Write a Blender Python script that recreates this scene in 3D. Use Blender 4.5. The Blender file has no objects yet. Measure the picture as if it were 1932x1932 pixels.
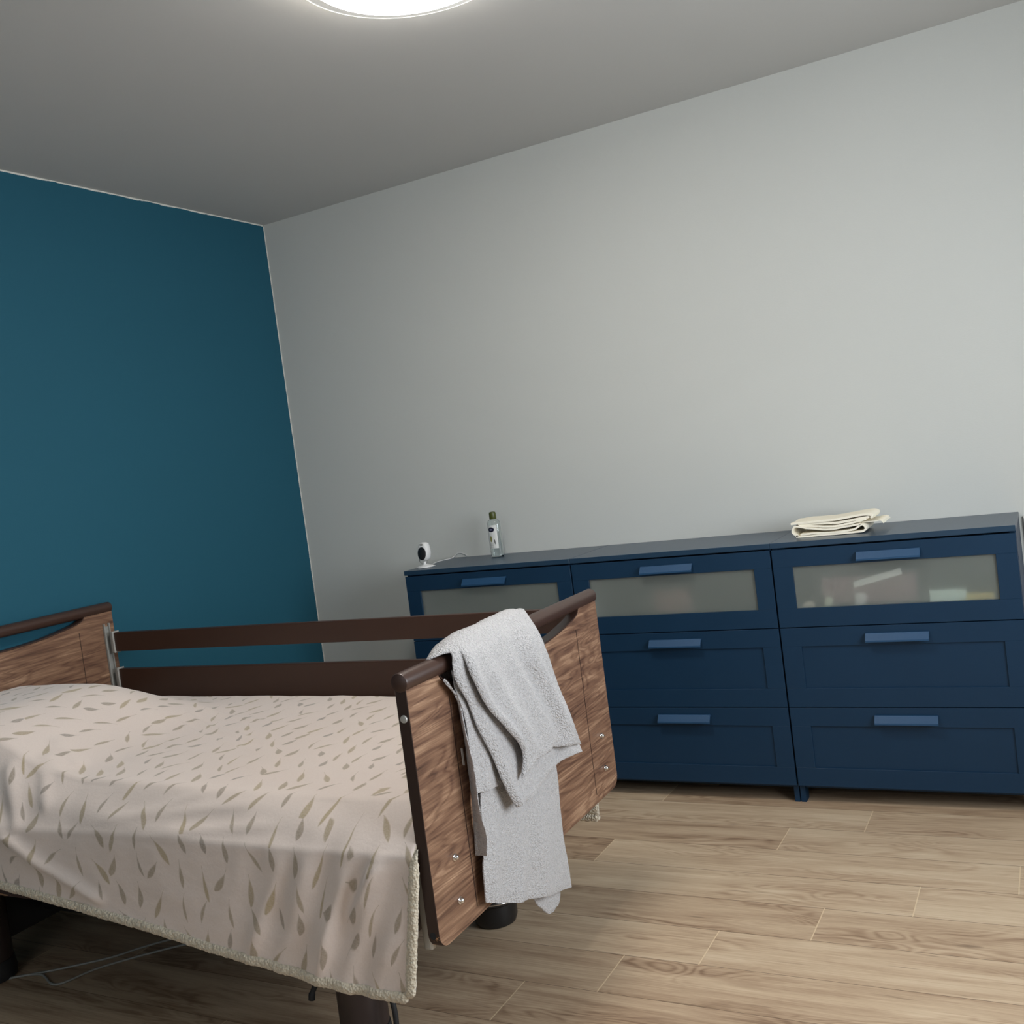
import bpy, bmesh, math, random
from mathutils import Vector, Matrix, Euler, noise as mnoise
SC = bpy.context.scene
COL = SC.collection
random.seed(7)
# ------------------------------------------------------------------ camera
yaw, pitch, roll = 0.4956, -0.049, -0.1296
f = Vector((-math.sin(yaw)*math.cos(pitch), math.cos(yaw)*math.cos(pitch), math.sin(pitch)))
r = Vector((math.cos(yaw), math.sin(yaw), 0)); u = r.cross(f)
r2 = r*math.cos(roll)+u*math.sin(roll); u2 = -r*math.sin(roll)+u*math.cos(roll)
cd = bpy.data.cameras.new('camera'); cam = bpy.data.objects.new('camera', cd); COL.objects.link(cam)
M = Matrix((r2, u2, -f)).transposed().to_4x4(); M.translation = Vector((3.304, -3.9459, 1.3391))
cam.matrix_world = M
cd.sensor_width = 36; cd.lens = 36*1908.8/1932; cd.clip_start = .05
SC.camera = cam
# ------------------------------------------------------------------ light + exposure
vs = SC.view_settings
SC.display_settings.display_device = 'sRGB'
vs.view_transform = 'Standard'; vs.look = 'None'; vs.exposure = 0.0; vs.gamma = 1; vs.use_curve_mapping = False
w = bpy.data.worlds.new('overcast_sky'); SC.world = w; w.use_nodes = True
w.node_tree.nodes['Background'].inputs[0].default_value = (.75, .87, 1, 1)
w.node_tree.nodes['Background'].inputs[1].default_value = 1.0
def area(name, loc, rot, sx, sy, power, col):
    d = bpy.data.lights.new(name, 'AREA'); d.shape = 'RECTANGLE'; d.size = sx; d.size_y = sy; d.energy = power; d.color = col
    o = bpy.data.objects.new(name, d); COL.objects.link(o); o.location = loc; o.rotation_euler = rot
    return o
ROOM_X, ROOM_Y, H = 4.35, -5.2, 2.648
WY0, WY1, WZ0, WZ1 = -3.0, -1.1, .85, 2.05       # the window in the right wall
area('daylight_right_window', (ROOM_X+.14, (WY0+WY1)/2, (WZ0+WZ1)/2), (0, math.radians(90), 0), WZ1-WZ0, WY1-WY0, 70, (.88, .94, 1))
area('daylight_back_window', (2.2, ROOM_Y-.14, 1.55), (math.radians(90), 0, 0), 1.5, 1.3, 7, (.95, .97, 1))
# ------------------------------------------------------------------ helpers
def link(name, me, m=None, parent=None):
    o = bpy.data.objects.new(name, me); COL.objects.link(o)
    if m is not None:
        for mm in (m if isinstance(m, (list, tuple)) else [m]): me.materials.append(mm)
    if parent is not None: o.parent = parent
    return o
def obj(name, bm, m, parent=None, smooth=False, angle=None):
    me = bpy.data.meshes.new(name); bmesh.ops.recalc_face_normals(bm, faces=bm.faces); bm.to_mesh(me); bm.free()
    if smooth:
        me.polygons.foreach_set('use_smooth', [True]*len(me.polygons))
        if angle: me.set_sharp_from_angle(angle=math.radians(angle))
    return link(name, me, m, parent)
def tag(o, label, cat, group=None):
    o['label'] = label; o['category'] = cat
    if group: o['group'] = group
    return o
def empty(name, loc=(0,0,0), rz=0):
    o = bpy.data.objects.new(name, None); COL.objects.link(o); o.location = loc; o.rotation_euler = (0,0,rz); o.empty_display_size = .1
    return o
def add_box(bm, lo, hi, bev=0, seg=1, mi=0):
    t = bmesh.new(); bmesh.ops.create_cube(t, size=1)
    for v in t.verts: v.co = Vector([(lo[k]+hi[k])/2+v.co[k]*(hi[k]-lo[k]) for k in range(3)])
    if bev: bmesh.ops.bevel(t, geom=t.edges[:], offset=bev, segments=seg, affect='EDGES', profile=.5)
    merge(bm, t, mi)
def merge(bm, t, mi=0):
    mp = {v: bm.verts.new(v.co) for v in t.verts}
    for fc in t.faces:
        try:
            n = bm.faces.new([mp[v] for v in fc.verts]); n.material_index = mi if mi else fc.material_index; n.smooth = fc.smooth
        except ValueError: pass
    t.free()
def box(name, lo, hi, m, parent=None, bev=.001, seg=1):
    bm = bmesh.new(); add_box(bm, lo, hi, bev, seg); return obj(name, bm, m, parent)
def lathe(bm, prof, c=(0,0,0), axis='Z', seg=40, cap=True, mi=0, sx=1, sy=1):
    rings = []
    def P(rad, h, a):
        x, y = rad*math.cos(a)*sx, rad*math.sin(a)*sy
        v = {'Z':(x,y,h),'X':(h,x,y),'Y':(x,h,y)}[axis]
        return Vector(v)+Vector(c)
    for rad, h in prof:
        rings.append([bm.verts.new(P(max(rad,1e-5), h, 2*math.pi*k/seg)) for k in range(seg)])
    for a, b in zip(rings, rings[1:]):
        for k in range(seg):
            fc = bm.faces.new((a[k], a[(k+1)%seg], b[(k+1)%seg], b[k])); fc.material_index = mi; fc.smooth = True
    if cap:
        for q in (rings[0], rings[-1]):
            fc = bm.faces.new(q); fc.material_index = mi
def spline(pts, n=8, closed=False):
    P = [Vector(p) for p in pts]; out = []; N = len(P)
    for i in range(N if closed else N-1):
        a = P[(i-1)%N] if closed or i > 0 else P[0]*2-P[1]
        b, c = P[i], P[(i+1)%N]
        d = P[(i+2)%N] if closed or i < N-2 else P[-1]*2-P[-2]
        for k in range(n):
            t = k/n
            out.append(.5*((2*b)+(-a+c)*t+(2*a-5*b+4*c-d)*t*t+(-a+3*b-3*c+d)*t**3))
    if not closed: out.append(P[-1].copy())
    return out
def tube(bm, pts, rad, seg=10, cap=True):
    P = [Vector(p) for p in pts]; rings = []; prev = None
    for i, p in enumerate(P):
        t = (P[min(i+1, len(P)-1)]-P[max(i-1, 0)]).normalized()
        if prev is None:
            up = Vector((0,0,1)) if abs(t.z) < .9 else Vector((1,0,0)); n = t.cross(up).normalized()
        else: n = (prev-t*prev.dot(t)).normalized()
        prev = n; b = t.cross(n); rr = rad[i] if isinstance(rad, (list, tuple)) else rad
        rings.append([bm.verts.new(p+(n*math.cos(2*math.pi*k/seg)+b*math.sin(2*math.pi*k/seg))*rr) for k in range(seg)])
    for a, c in zip(rings, rings[1:]):
        for k in range(seg):
            fc = bm.faces.new((a[k], a[(k+1)%seg], c[(k+1)%seg], c[k])); fc.smooth = True
    if cap: bm.faces.new(rings[0]); bm.faces.new(rings[-1])
def prism(bm, poly, axis, a, b, mi=0):
    """poly: 2-D outline in the two other axes, extruded along axis from a to b"""
    def P(p, h):
        return {'X':(h,p[0],p[1]),'Y':(p[0],h,p[1]),'Z':(p[0],p[1],h)}[axis]
    A = [bm.verts.new(P(p, a)) for p in poly]; B = [bm.verts.new(P(p, b)) for p in poly]
    f1 = bm.faces.new(A); f2 = bm.faces.new(B); sides = []
    for k in range(len(poly)):
        sides.append(bm.faces.new((A[k], A[(k+1)%len(poly)], B[(k+1)%len(poly)], B[k])))
    f1.material_index = f2.material_index = mi
    return f1, f2, sides
def fbm(x, y, z=0, o=4):
    return mnoise.fractal(Vector((x, y, z)), 1.0, 2.0, o)
# ------------------------------------------------------------------ materials
class N:
    def __init__(s, name):
        s.m = bpy.data.materials.new(name); s.m.use_nodes = True; s.t = s.m.node_tree
        s.b = s.t.nodes['Principled BSDF']; s.out = s.t.nodes['Material Output']
    def n(s, typ, **kw):
        nd = s.t.nodes.new(typ)
        for k, v in kw.items():
            if k.startswith('i_'): 
                key = k[2:]; key = int(key) if key.isdigit() else key.replace('_', ' ')
                s.put(nd.inputs[key], v)
            else: setattr(nd, k, v)
        return nd
    def put(s, sock, v):
        if isinstance(v, bpy.types.NodeSocket): s.t.links.new(v, sock)
        elif isinstance(v, bpy.types.Node): s.t.links.new(v.outputs[0], sock)
        else: sock.default_value = v
    def math(s, op, a, b=None, c=None, clamp=False):
        nd = s.t.nodes.new('ShaderNodeMath'); nd.operation = op; nd.use_clamp = clamp
        s.put(nd.inputs[0], a)
        if b is not None: s.put(nd.inputs[1], b)
        if c is not None: s.put(nd.inputs[2], c)
        return nd.outputs[0]
    def mix(s, fac, a, b, mode='MIX'):
        nd = s.t.nodes.new('ShaderNodeMix'); nd.data_type = 'RGBA'; nd.blend_type = mode
        s.put(nd.inputs[0], fac); s.put(nd.inputs[6], a); s.put(nd.inputs[7], b); return nd.outputs[2]
    def ramp(s, fac, stops):
        nd = s.t.nodes.new('ShaderNodeValToRGB'); s.put(nd.inputs[0], fac); e = nd.color_ramp.elements
        while len(e) < len(stops): e.new(.5)
        for el, (p, c) in zip(e, stops): el.position = p; el.color = c if len(c) == 4 else (*c, 1)
        return nd.outputs[0]
    def step(s, v, lo, hi):
        nd = s.t.nodes.new('ShaderNodeMapRange'); nd.interpolation_type = 'SMOOTHSTEP'
        s.put(nd.inputs[0], v); nd.inputs[1].default_value = lo; nd.inputs[2].default_value = hi
        nd.inputs[3].default_value = 0; nd.inputs[4].default_value = 1; return nd.outputs[0]
    def bump(s, h, st=.3, dist=.002):
        nd = s.n('ShaderNodeBump'); nd.inputs['Strength'].default_value = st; nd.inputs['Distance'].default_value = dist
        s.put(nd.inputs['Height'], h); s.put(s.b.inputs['Normal'], nd.outputs[0])
    def set(s, col=None, rough=.5, metal=0, spec=.5, **kw):
        if col is not None: s.put(s.b.inputs['Base Color'], (*col, 1) if isinstance(col, tuple) and len(col) == 3 else col)
        s.put(s.b.inputs['Roughness'], rough); s.put(s.b.inputs['Metallic'], metal); s.put(s.b.inputs['Specular IOR Level'], spec)
        for k, v in kw.items(): s.put(s.b.inputs[k.replace('_', ' ')], v)
        return s.m
def srgb(r_, g, b):
    return tuple(((c/255)/12.92 if c/255 <= .04045 else ((c/255+.055)/1.055)**2.4) for c in (r_, g, b))
def simple(name, col, rough=.5, metal=0, spec=.5, noise_amt=.06, nscale=30, bump=0):
    n = N(name); tc = n.n('ShaderNodeTexCoord')
    nz = n.n('ShaderNodeTexNoise', i_Vector=tc.outputs['Object'], i_Scale=nscale, i_Detail=4.0)
    c = n.mix(nz.outputs[0], (*[x*(1-noise_amt) for x in col], 1), (*[min(1, x*(1+noise_amt)) for x in col], 1))
    m = n.set(c, rough, metal, spec)
    if bump: n.bump(nz.outputs[0], bump)
    return m
def wall_mat(name, col, nscale=(500, 500, 160), st=.25, spec=.3):
    n = N(name); tc = n.n('ShaderNodeTexCoord')
    mp = n.n('ShaderNodeMapping', i_Vector=tc.outputs['Object'], i_Scale=nscale)
    a = n.n('ShaderNodeTexNoise', i_Vector=mp, i_Scale=1.0, i_Detail=3.0)
    b = n.n('ShaderNodeTexNoise', i_Vector=tc.outputs['Object'], i_Scale=1.3, i_Detail=3.0)
    c = n.mix(b.outputs[0], (*[x*.97 for x in col], 1), (*[x*1.03 for x in col], 1))
    m = n.set(c, .75, 0, spec); n.bump(a.outputs[0], st, .001); return m
M_ = {}
M_['white_wall'] = wall_mat('white_wallpaper', (.60, .61, .58), (120, 120, 420), .3)
M_['ceiling'] = wall_mat('matt_ceiling_paint', (.53, .525, .505), (60, 60, 60), .12)
M_['teal'] = wall_mat('teal_paint', (.014, .098, .150), (180, 180, 180), .25)
M_['caulk'] = simple('white_caulk', (.75, .74, .68), .6)
M_['white_trim'] = simple('white_trim_paint', (.62, .6, .57), .5)
def walnut():
    n = N('walnut_laminate'); tc = n.n('ShaderNodeTexCoord')
    mp = n.n('ShaderNodeMapping', i_Vector=tc.outputs['Object'], i_Scale=(1, 1.3, 9), i_Rotation=(math.radians(-7), 0, 0), i_Location=(0, 3.1, 1.7))
    big = n.n('ShaderNodeTexNoise', i_Vector=mp, i_Scale=1.5, i_Detail=2.0, i_Distortion=.7)
    h = n.math('MULTIPLY', big.outputs[0], 75.0)
    ring = n.math('SINE', h)
    ring = n.math('MULTIPLY_ADD', ring, .5, .5)
    mp2 = n.n('ShaderNodeMapping', i_Vector=tc.outputs['Object'], i_Scale=(1, 5, 130), i_Rotation=(math.radians(-7), 0, 0))
    fib = n.n('ShaderNodeTexNoise', i_Vector=mp2, i_Scale=1.0, i_Detail=5.0, i_Roughness=.65)
    mp3 = n.n('ShaderNodeMapping', i_Vector=tc.outputs['Object'], i_Scale=(1, 3.2, 40), i_Rotation=(math.radians(-7), 0, 0), i_Location=(0, 7, 2))
    mid = n.n('ShaderNodeTexNoise', i_Vector=mp3, i_Scale=1.0, i_Detail=3.0, i_Distortion=.5)
    v = n.math('MULTIPLY', n.math('POWER', ring, 2.5), -.12)
    v = n.math('MULTIPLY_ADD', fib.outputs[0], .62, v)
    v = n.math('MULTIPLY_ADD', mid.outputs[0], .62, v)
    c = n.ramp(v, [(.34, srgb(72, 50, 40)), (.50, srgb(112, 82, 65)), (.64, srgb(136, 104, 82)), (.82, srgb(180, 146, 118))])
    m = n.set(c, .42, 0, .4); n.bump(fib.outputs[0], .06, .0005); return m
M_['walnut'] = walnut()
M_['brown'] = simple('dark_brown_lacquer', srgb(66, 46, 38), .38, 0, .5, .08, 18)
M_['rail_brown'] = simple('dark_brown_rail_lacquer', srgb(62, 40, 30), .42, 0, .4, .12, 9)
M_['edge'] = simple('dark_brown_edge_band', srgb(48, 34, 30), .5, 0, .4)
def chipped():
    n = N('chipped_brown_edge'); tc = n.n('ShaderNodeTexCoord')
    nz = n.n('ShaderNodeTexNoise', i_Vector=tc.outputs['Object'], i_Scale=42.0, i_Detail=5.0, i_Roughness=.7)
    sp = n.n('ShaderNodeSeparateXYZ', i_Vector=tc.outputs['Object'])
    low = n.math('SUBTRACT', 1.0, n.step(sp.outputs[2], .33, .47))
    v = n.math('MULTIPLY_ADD', low, .235, nz.outputs[0]); k = n.step(v, .735, .755)
    return n.set(n.mix(k, (*srgb(50, 34, 28), 1), (*srgb(168, 126, 92), 1)), .5, 0, .4)
M_['edge_chip'] = chipped()
def side_frame_mat():
    n = N('worn_brown_frame'); tc = n.n('ShaderNodeTexCoord')
    mp = n.n('ShaderNodeMapping', i_Vector=tc.outputs['Object'], i_Scale=(14, 60, 90))
    nz = n.n('ShaderNodeTexNoise', i_Vector=mp, i_Scale=1.0, i_Detail=5.0)
    sp = n.n('ShaderNodeSeparateXYZ', i_Vector=tc.outputs['Object'])
    low = n.math('SUBTRACT', 1.0, n.step(sp.outputs[2], .345, .365))
    k = n.step(n.math('MULTIPLY_ADD', low, .15, nz.outputs[0]), .72, .75)
    return n.set(n.mix(k, (*srgb(58, 34, 25), 1), (*srgb(170, 130, 96), 1)), .45)
M_['frame_worn'] = side_frame_mat()
M_['chrome'] = simple('chrome', (.8, .8, .8), .15, 1)
M_['grey_plastic'] = simple('grey_plastic', srgb(150, 150, 145), .4)
M_['zinc'] = simple('pale_grey_metal', srgb(186, 184, 178), .4, .3)
M_['black'] = simple('black_plastic', (.012, .012, .013), .35)
M_['rubber'] = simple('black_rubber', (.012, .012, .013), .7)
M_['column'] = simple('dark_brown_column', srgb(56, 46, 44), .4, .2)
def floor_mat():
    n = N('laminate_oak_planks')
    uv = n.n('ShaderNodeUVMap', uv_map='grain').outputs[0]; uv2 = n.n('ShaderNodeUVMap', uv_map='plank').outputs[0]
    tone = n.n('ShaderNodeAttribute', attribute_name='tone').outputs['Fac']
    mp = n.n('ShaderNodeMapping', i_Vector=uv, i_Scale=(1.6, 7, 1))
    big = n.n('ShaderNodeTexNoise', i_Vector=mp, i_Scale=1.1, i_Detail=2.0, i_Distortion=.8)
    ring = n.math('MULTIPLY_ADD', n.math('SINE', n.math('MULTIPLY', big.outputs[0], 95.0)), .5, .5)
    mp2 = n.n('ShaderNodeMapping', i_Vector=uv, i_Scale=(7, 210, 1))
    fib = n.n('ShaderNodeTexNoise', i_Vector=mp2, i_Scale=1.0, i_Detail=5.0, i_Roughness=.6)
    mp3 = n.n('ShaderNodeMapping', i_Vector=uv, i_Scale=(2.2, 22, 1))
    mid = n.n('ShaderNodeTexNoise', i_Vector=mp3, i_Scale=1.0, i_Detail=4.0, i_Distortion=.6)
    mask = n.n('ShaderNodeTexNoise', i_Vector=n.n('ShaderNodeMapping', i_Vector=uv, i_Scale=(1.6, 8, 1), i_Location=(5, 3, 0)), i_Scale=1.0, i_Detail=1.0)
    rk = n.math('MULTIPLY', ring, n.step(mask.outputs[0], .42, .62))
    v = n.math('MULTIPLY', n.math('POWER', rk, 1.5), -.13)
    v = n.math('MULTIPLY_ADD', fib.outputs[0], .46, v)
    v = n.math('MULTIPLY_ADD', mid.outputs[0], .58, v)
    v = n.math('MULTIPLY_ADD', tone, .19, v)
    c = n.ramp(v, [(.26, srgb(132, 106, 84)), (.40, srgb(168, 142, 116)), (.56, srgb(192, 168, 140)), (.78, srgb(212, 192, 164))])
    kn = n.n('ShaderNodeTexVoronoi', i_Vector=n.n('ShaderNodeMapping', i_Vector=uv, i_Scale=(2.4, 9, 1)), i_Scale=1.0)
    keep = n.math('GREATER_THAN', n.n('ShaderNodeSeparateColor', i_Color=kn.outputs['Color']).outputs[0], .55)
    spot = n.math('MULTIPLY', n.math('SUBTRACT', 1.0, n.step(kn.outputs['Distance'], .03, .12)), keep)
    c = n.mix(n.math('MULTIPLY', spot, .55), c, (*srgb(88, 66, 50), 1))
    st = n.n('ShaderNodeTexNoise', i_Vector=n.n('ShaderNodeMapping', i_Vector=uv, i_Scale=(4, 60, 1), i_Location=(1, 8, 0)), i_Scale=1.0, i_Detail=2.0)
    c = n.mix(n.math('MULTIPLY', n.step(st.outputs[0], .66, .78), .5), c, (*srgb(96, 74, 58), 1))
    s = n.n('ShaderNodeSeparateXYZ', i_Vector=uv2)
    dy = n.math('MINIMUM', s.outputs[1], n.math('SUBTRACT', .1865, s.outputs[1]))
    dx = n.math('MINIMUM', s.outputs[0], n.math('SUBTRACT', 1.26, s.outputs[0]))
    c = n.mix(n.math('MULTIPLY', n.math('SUBTRACT', 1.0, n.step(dy, .0005, .0017)), .75), c, (*srgb(84, 62, 46), 1))
    c = n.mix(n.math('MULTIPLY', n.math('SUBTRACT', 1.0, n.step(dx, .0007, .0024)), .8), c, (*srgb(222, 200, 165), 1))
    m = n.set(c, n.math('MULTIPLY_ADD', fib.outputs[0], .2, .36), 0, .4)
    n.bump(fib.outputs[0], .05, .0005); return m
M_['floor'] = floor_mat()
def blanket_mat():
    n = N('feather_print_fleece'); uv = n.n('ShaderNodeUVMap', uv_map='cloth').outputs[0]
    tc = n.n('ShaderNodeTexCoord')
    acc = None; S = 14.0
    vor = n.n('ShaderNodeTexVoronoi', i_Vector=uv, i_Scale=S, i_Randomness=.55, voronoi_dimensions='2D')
    sep = n.n('ShaderNodeSeparateColor', i_Color=vor.outputs['Color'])
    vp = n.n('ShaderNodeVectorMath', operation='SUBTRACT'); n.put(vp.inputs[0], uv)
    n.put(vp.inputs[1], vor.outputs['Position'])
    # the voronoi position comes back in unscaled texture space
    ang = n.math('MULTIPLY_ADD', sep.outputs[0], 1.5, -.75)
    rot = n.n('ShaderNodeVectorRotate', rotation_type='Z_AXIS', i_Vector=vp, i_Angle=ang)
    s = n.n('ShaderNodeSeparateXYZ', i_Vector=rot)
    x, y = s.outputs[0], s.outputs[1]
    L = n.math('MULTIPLY_ADD', sep.outputs[1], .018, .023)             # half length
    t = n.math('DIVIDE', y, L)
    x = n.math('MULTIPLY_ADD', n.math('MULTIPLY', t, t), n.math('MULTIPLY_ADD', sep.outputs[2], .012, -.006), x)
    wdt = n.math('MULTIPLY', n.math('SUBTRACT', 1.0, n.math('MULTIPLY', t, t)), n.math('MULTIPLY_ADD', sep.outputs[2], .007, .006))
    shp = n.math('MULTIPLY', wdt, n.math('MULTIPLY_ADD', t, .35, .8))
    inside = n.math('SUBTRACT', shp, n.math('ABSOLUTE', x))
    body = n.step(inside, -.0012, .0034)
    quill = n.math('MULTIPLY', n.math('SUBTRACT', 1.0, n.step(n.math('ABSOLUTE', x), .0003, .0009)), n.math('LESS_THAN', n.math('ABSOLUTE', n.math('ADD', t, .25)), 1.2))
    msk = n.math('MAXIMUM', n.math('MULTIPLY', body, .8), n.math('MULTIPLY', quill, .65))
    fz = n.n('ShaderNodeTexNoise', i_Vector=tc.outputs['Object'], i_Scale=260.0, i_Detail=2.0)
    msk = n.math('MULTIPLY', msk, n.math('MULTIPLY_ADD', fz.outputs[0], .7, .5), clamp=True)
    fcol = n.mix(sep.outputs[1], (*srgb(144, 132, 120), 1), (*srgb(172, 152, 108), 1))
    base = n.mix(fz.outputs[0], (*srgb(226, 210, 200), 1), (*srgb(236, 222, 213), 1))
    m = n.set(n.mix(msk, base, fcol), .9, 0, .15, Sheen_Weight=.3, Sheen_Roughness=.5)
    wr = n.n('ShaderNodeTexNoise', i_Vector=tc.outputs['Object'], i_Scale=130.0, i_Detail=3.0)
    n.bump(wr.outputs[0], .2, .002); return m
M_['blanket'] = blanket_mat()
def fluffy(name, c1, c2, scale, st, dist):
    n = N(name); tc = n.n('ShaderNodeTexCoord')
    v = n.n('ShaderNodeTexVoronoi', i_Vector=tc.outputs['Object'], i_Scale=scale)
    z = n.n('ShaderNodeTexNoise', i_Vector=tc.outputs['Object'], i_Scale=scale*.5, i_Detail=4.0)
    h = n.math('SUBTRACT', z.outputs[0], n.math('MULTIPLY', v.outputs['Distance'], .6))
    m = n.set(n.mix(h, (*c1, 1), (*c2, 1)), .95, 0, .1, Sheen_Weight=.3); n.bump(h, st, dist); return m
M_['sherpa'] = fluffy('cream_sherpa', srgb(210, 198, 176), srgb(242, 234, 216), 170, .9, .006)
M_['towel'] = fluffy('grey_terry', srgb(190, 187, 187), srgb(228, 225, 225), 300, 1.0, .006)
M_['tag'] = simple('white_tag', (.75, .73, .72), .7)
M_['sheet'] = simple('white_sheet', (.7, .68, .66), .9)
M_['blue'] = None
def blue(name, col, rough, spec):
    n = N(name); tc = n.n('ShaderNodeTexCoord')
    a = n.n('ShaderNodeTexNoise', i_Vector=n.n('ShaderNodeMapping', i_Vector=tc.outputs['Object'], i_Scale=(18, 18, 260)), i_Scale=1.0, i_Detail=3.0)
    b = n.n('ShaderNodeTexNoise', i_Vector=tc.outputs['Object'], i_Scale=5.0, i_Detail=3.0)
    m = n.set(n.mix(b.outputs[0], (*[k*.92 for k in col], 1), (*[k*1.08 for k in col], 1)), rough, 0, spec)
    n.bump(a.outputs[0], .04, .0005); return m
M_['blue'] = blue('navy_blue_foil', (.0075, .031, .068), .45, .25)
M_['blue_top'] = blue('navy_blue_top', (.012, .04, .078), .3, .6)
M_['dark'] = simple('dark_interior', (.01, .012, .016), .8)
def frosted():
    n = N('frosted_glass_pane')
    rf = n.n('ShaderNodeBsdfRefraction'); rf.inputs['IOR'].default_value = 1.12; rf.inputs['Roughness'].default_value = .12
    rf.inputs['Color'].default_value = (1, 1, 1, 1)
    df = n.n('ShaderNodeBsdfTranslucent'); df.inputs[0].default_value = (.84, .88, .84, 1)
    n.set((.40, .44, .41), .45, 0, .4)
    m1 = n.n('ShaderNodeMixShader', i_0=.25); n.put(m1.inputs[1], rf); n.put(m1.inputs[2], df)
    m2 = n.n('ShaderNodeMixShader', i_0=.22); n.put(m2.inputs[1], m1); n.put(m2.inputs[2], n.b)
    n.t.links.new(m2.outputs[0], n.out.inputs[0]); return n.m
M_['frost'] = frosted()
M_['lining'] = simple('pale_drawer_lining', (.6, .6, .58), .7)
def emis(name, col, st):
    n = N(name); n.set((.8, .8, .8), .4); n.b.inputs['Emission Color'].default_value = (*col, 1); n.b.inputs['Emission Strength'].default_value = st; return n.m
def clear(name, col, rough=.05, ior=1.45):
    n = N(name); return n.set(col, rough, 0, .5, **{'Transmission_Weight': 1.0, 'IOR': ior})
M_['clear'] = clear('clear_plastic', (.93, .96, .95))
M_['white_plastic'] = simple('white_plastic', (.75, .75, .74), .3)
M_['green_cap'] = simple('olive_green_cap', srgb(72, 78, 28), .35)
M_['cream'] = simple('cream_cloth', srgb(250, 242, 222), .9, 0, .2, .04, 40, .1)
M_['curtain'] = simple('window_frame_paint', (.7, .7, .7), .4)
# ================================================================== the room
def struct(o, **k):
    o['kind'] = 'structure'; return o
# floor: one mesh, a quad per plank, so every plank has its own grain and tone
bm = bmesh.new(); g1 = bm.loops.layers.uv.new('grain'); g2 = bm.loops.layers.uv.new('plank'); ton = bm.faces.layers.float.new('tone')
JX = {-3:2.95,-2:2.05,-1:3.15,0:2.65,1:2.41,2:1.85,3:2.86,4:2.63,5:2.385,6:2.18,7:1.975,8:2.9,9:2.55}
XL, XR, PL, PW, Y0 = 0.0, ROOM_X, 1.26, .1865, -.444
rf = random.Random(3)
for k in range(-3, 26):
    y1 = Y0-PW*k; y0 = y1-PW
    if y0 > 0: continue
    y1c = min(y1, 0.0); y0c = max(y0, ROOM_Y)
    if y0c >= y1c: continue
    j = JX.get(k, rf.uniform(1.5, 3)); a = j-PL*math.ceil((j-XL)/PL)
    while a < XR:
        lo, hi = max(a, XL), min(a+PL, XR)
        if hi-lo > 1e-4:
            fc = bm.faces.new([bm.verts.new((x, y, 0)) for x, y in ((lo,y0c),(hi,y0c),(hi,y1c),(lo,y1c))])
            ox, oy = rf.uniform(0, 60), rf.uniform(0, 60); fl = 1
            for lp in fc.loops:
                lp[g1].uv = (lp.vert.co.x-a+ox, lp.vert.co.y-y0+oy); lp[g2].uv = (lp.vert.co.x-a, lp.vert.co.y-y0)
            fc[ton] = rf.uniform(-.5, .5)
        a += PL
struct(obj('floor', bm, M_['floor']))
struct(box('ceiling', (-.1, ROOM_Y-.1, H), (ROOM_X+.1, .1, H+.1), M_['ceiling'], bev=0))
struct(box('wall_left', (-.1, ROOM_Y-.1, 0), (0, .1, H), M_['teal'], bev=0))
struct(box('wall_far', (0, 0, 0), (ROOM_X+.1, .1, H), M_['white_wall'], bev=0))
def wall_with_hole(name, fixed, a0, a1, h0, h1, z0, z1, axis, th, mat_):
    b = bmesh.new()
    for lo_, hi_, zl, zh in ((a0,h0,0,H),(h1,a1,0,H),(h0,h1,0,z0),(h0,h1,z1,H)):
        if axis == 'X': add_box(b, (fixed, lo_, zl), (fixed+th, hi_, zh))
        else: add_box(b, (lo_, fixed-th, zl), (hi_, fixed, zh))
    return struct(obj(name, b, mat_))
wall_with_hole('wall_right', ROOM_X, ROOM_Y, 0, WY0, WY1, WZ0, WZ1, 'X', .1, M_['white_wall'])
wall_with_hole('wall_back', ROOM_Y, 0, ROOM_X, 1.4, 3.0, .9, 2.2, 'Y', .1, M_['white_wall'])
def window(name, axis, fixed, a0, a1, z0, z1):
    b = bmesh.new(); t = .05
    segs = [(a0,a1,z0,z0+t),(a0,a1,z1-t,z1),(a0,a0+t,z0+t,z1-t),(a1-t,a1,z0+t,z1-t),((a0+a1)/2-t/2,(a0+a1)/2+t/2,z0+t,z1-t)]
    for p, q, r_, s in segs:
        if axis == 'X': add_box(b, (fixed+.02, p, r_), (fixed+.07, q, s), .003)
        else: add_box(b, (p, fixed-.07, r_), (q, fixed-.02, s), .003)
    return struct(obj(name, b, M_['curtain']))
window('window_1', 'X', ROOM_X, WY0, WY1, WZ0, WZ1)
window('window_2', 'Y', ROOM_Y, 1.4, 3.0, .9, 2.2)
# uneven white paint lines left at the borders of the teal wall
def seam(name, pts, wfun, m):
    b = bmesh.new(); A = []
    for k, (p, side) in enumerate(pts):
        wd = wfun(k); p = Vector(p); side = Vector(side)
        A.append([b.verts.new(p), b.verts.new(p+side*wd), b.verts.new(p+side*wd+Vector((-.0022,0,0))), b.verts.new(p+Vector((-.0022,0,0)))])
    for p, q in zip(A, A[1:]):
        for i in range(4): b.faces.new((p[i], p[(i+1)%4], q[(i+1)%4], q[i]))
    b.faces.new(A[0]); b.faces.new(A[-1])
    return struct(obj(name, b, m))
seam('trim_1', [((.002, -.0002, H*k/400), (0,-1,0)) for k in range(401)], lambda k: .0042+.0022*fbm(k*.09, 3)+.0012*fbm(k*.5, 9), M_['caulk'])
seam('trim_2', [((.002, ROOM_Y*k/500, H-.0002), (0,0,-1)) for k in range(501)], lambda k: .0055+.0035*fbm(k*.11, 7)+.0016*fbm(k*.6, 1), M_['caulk'])
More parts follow.
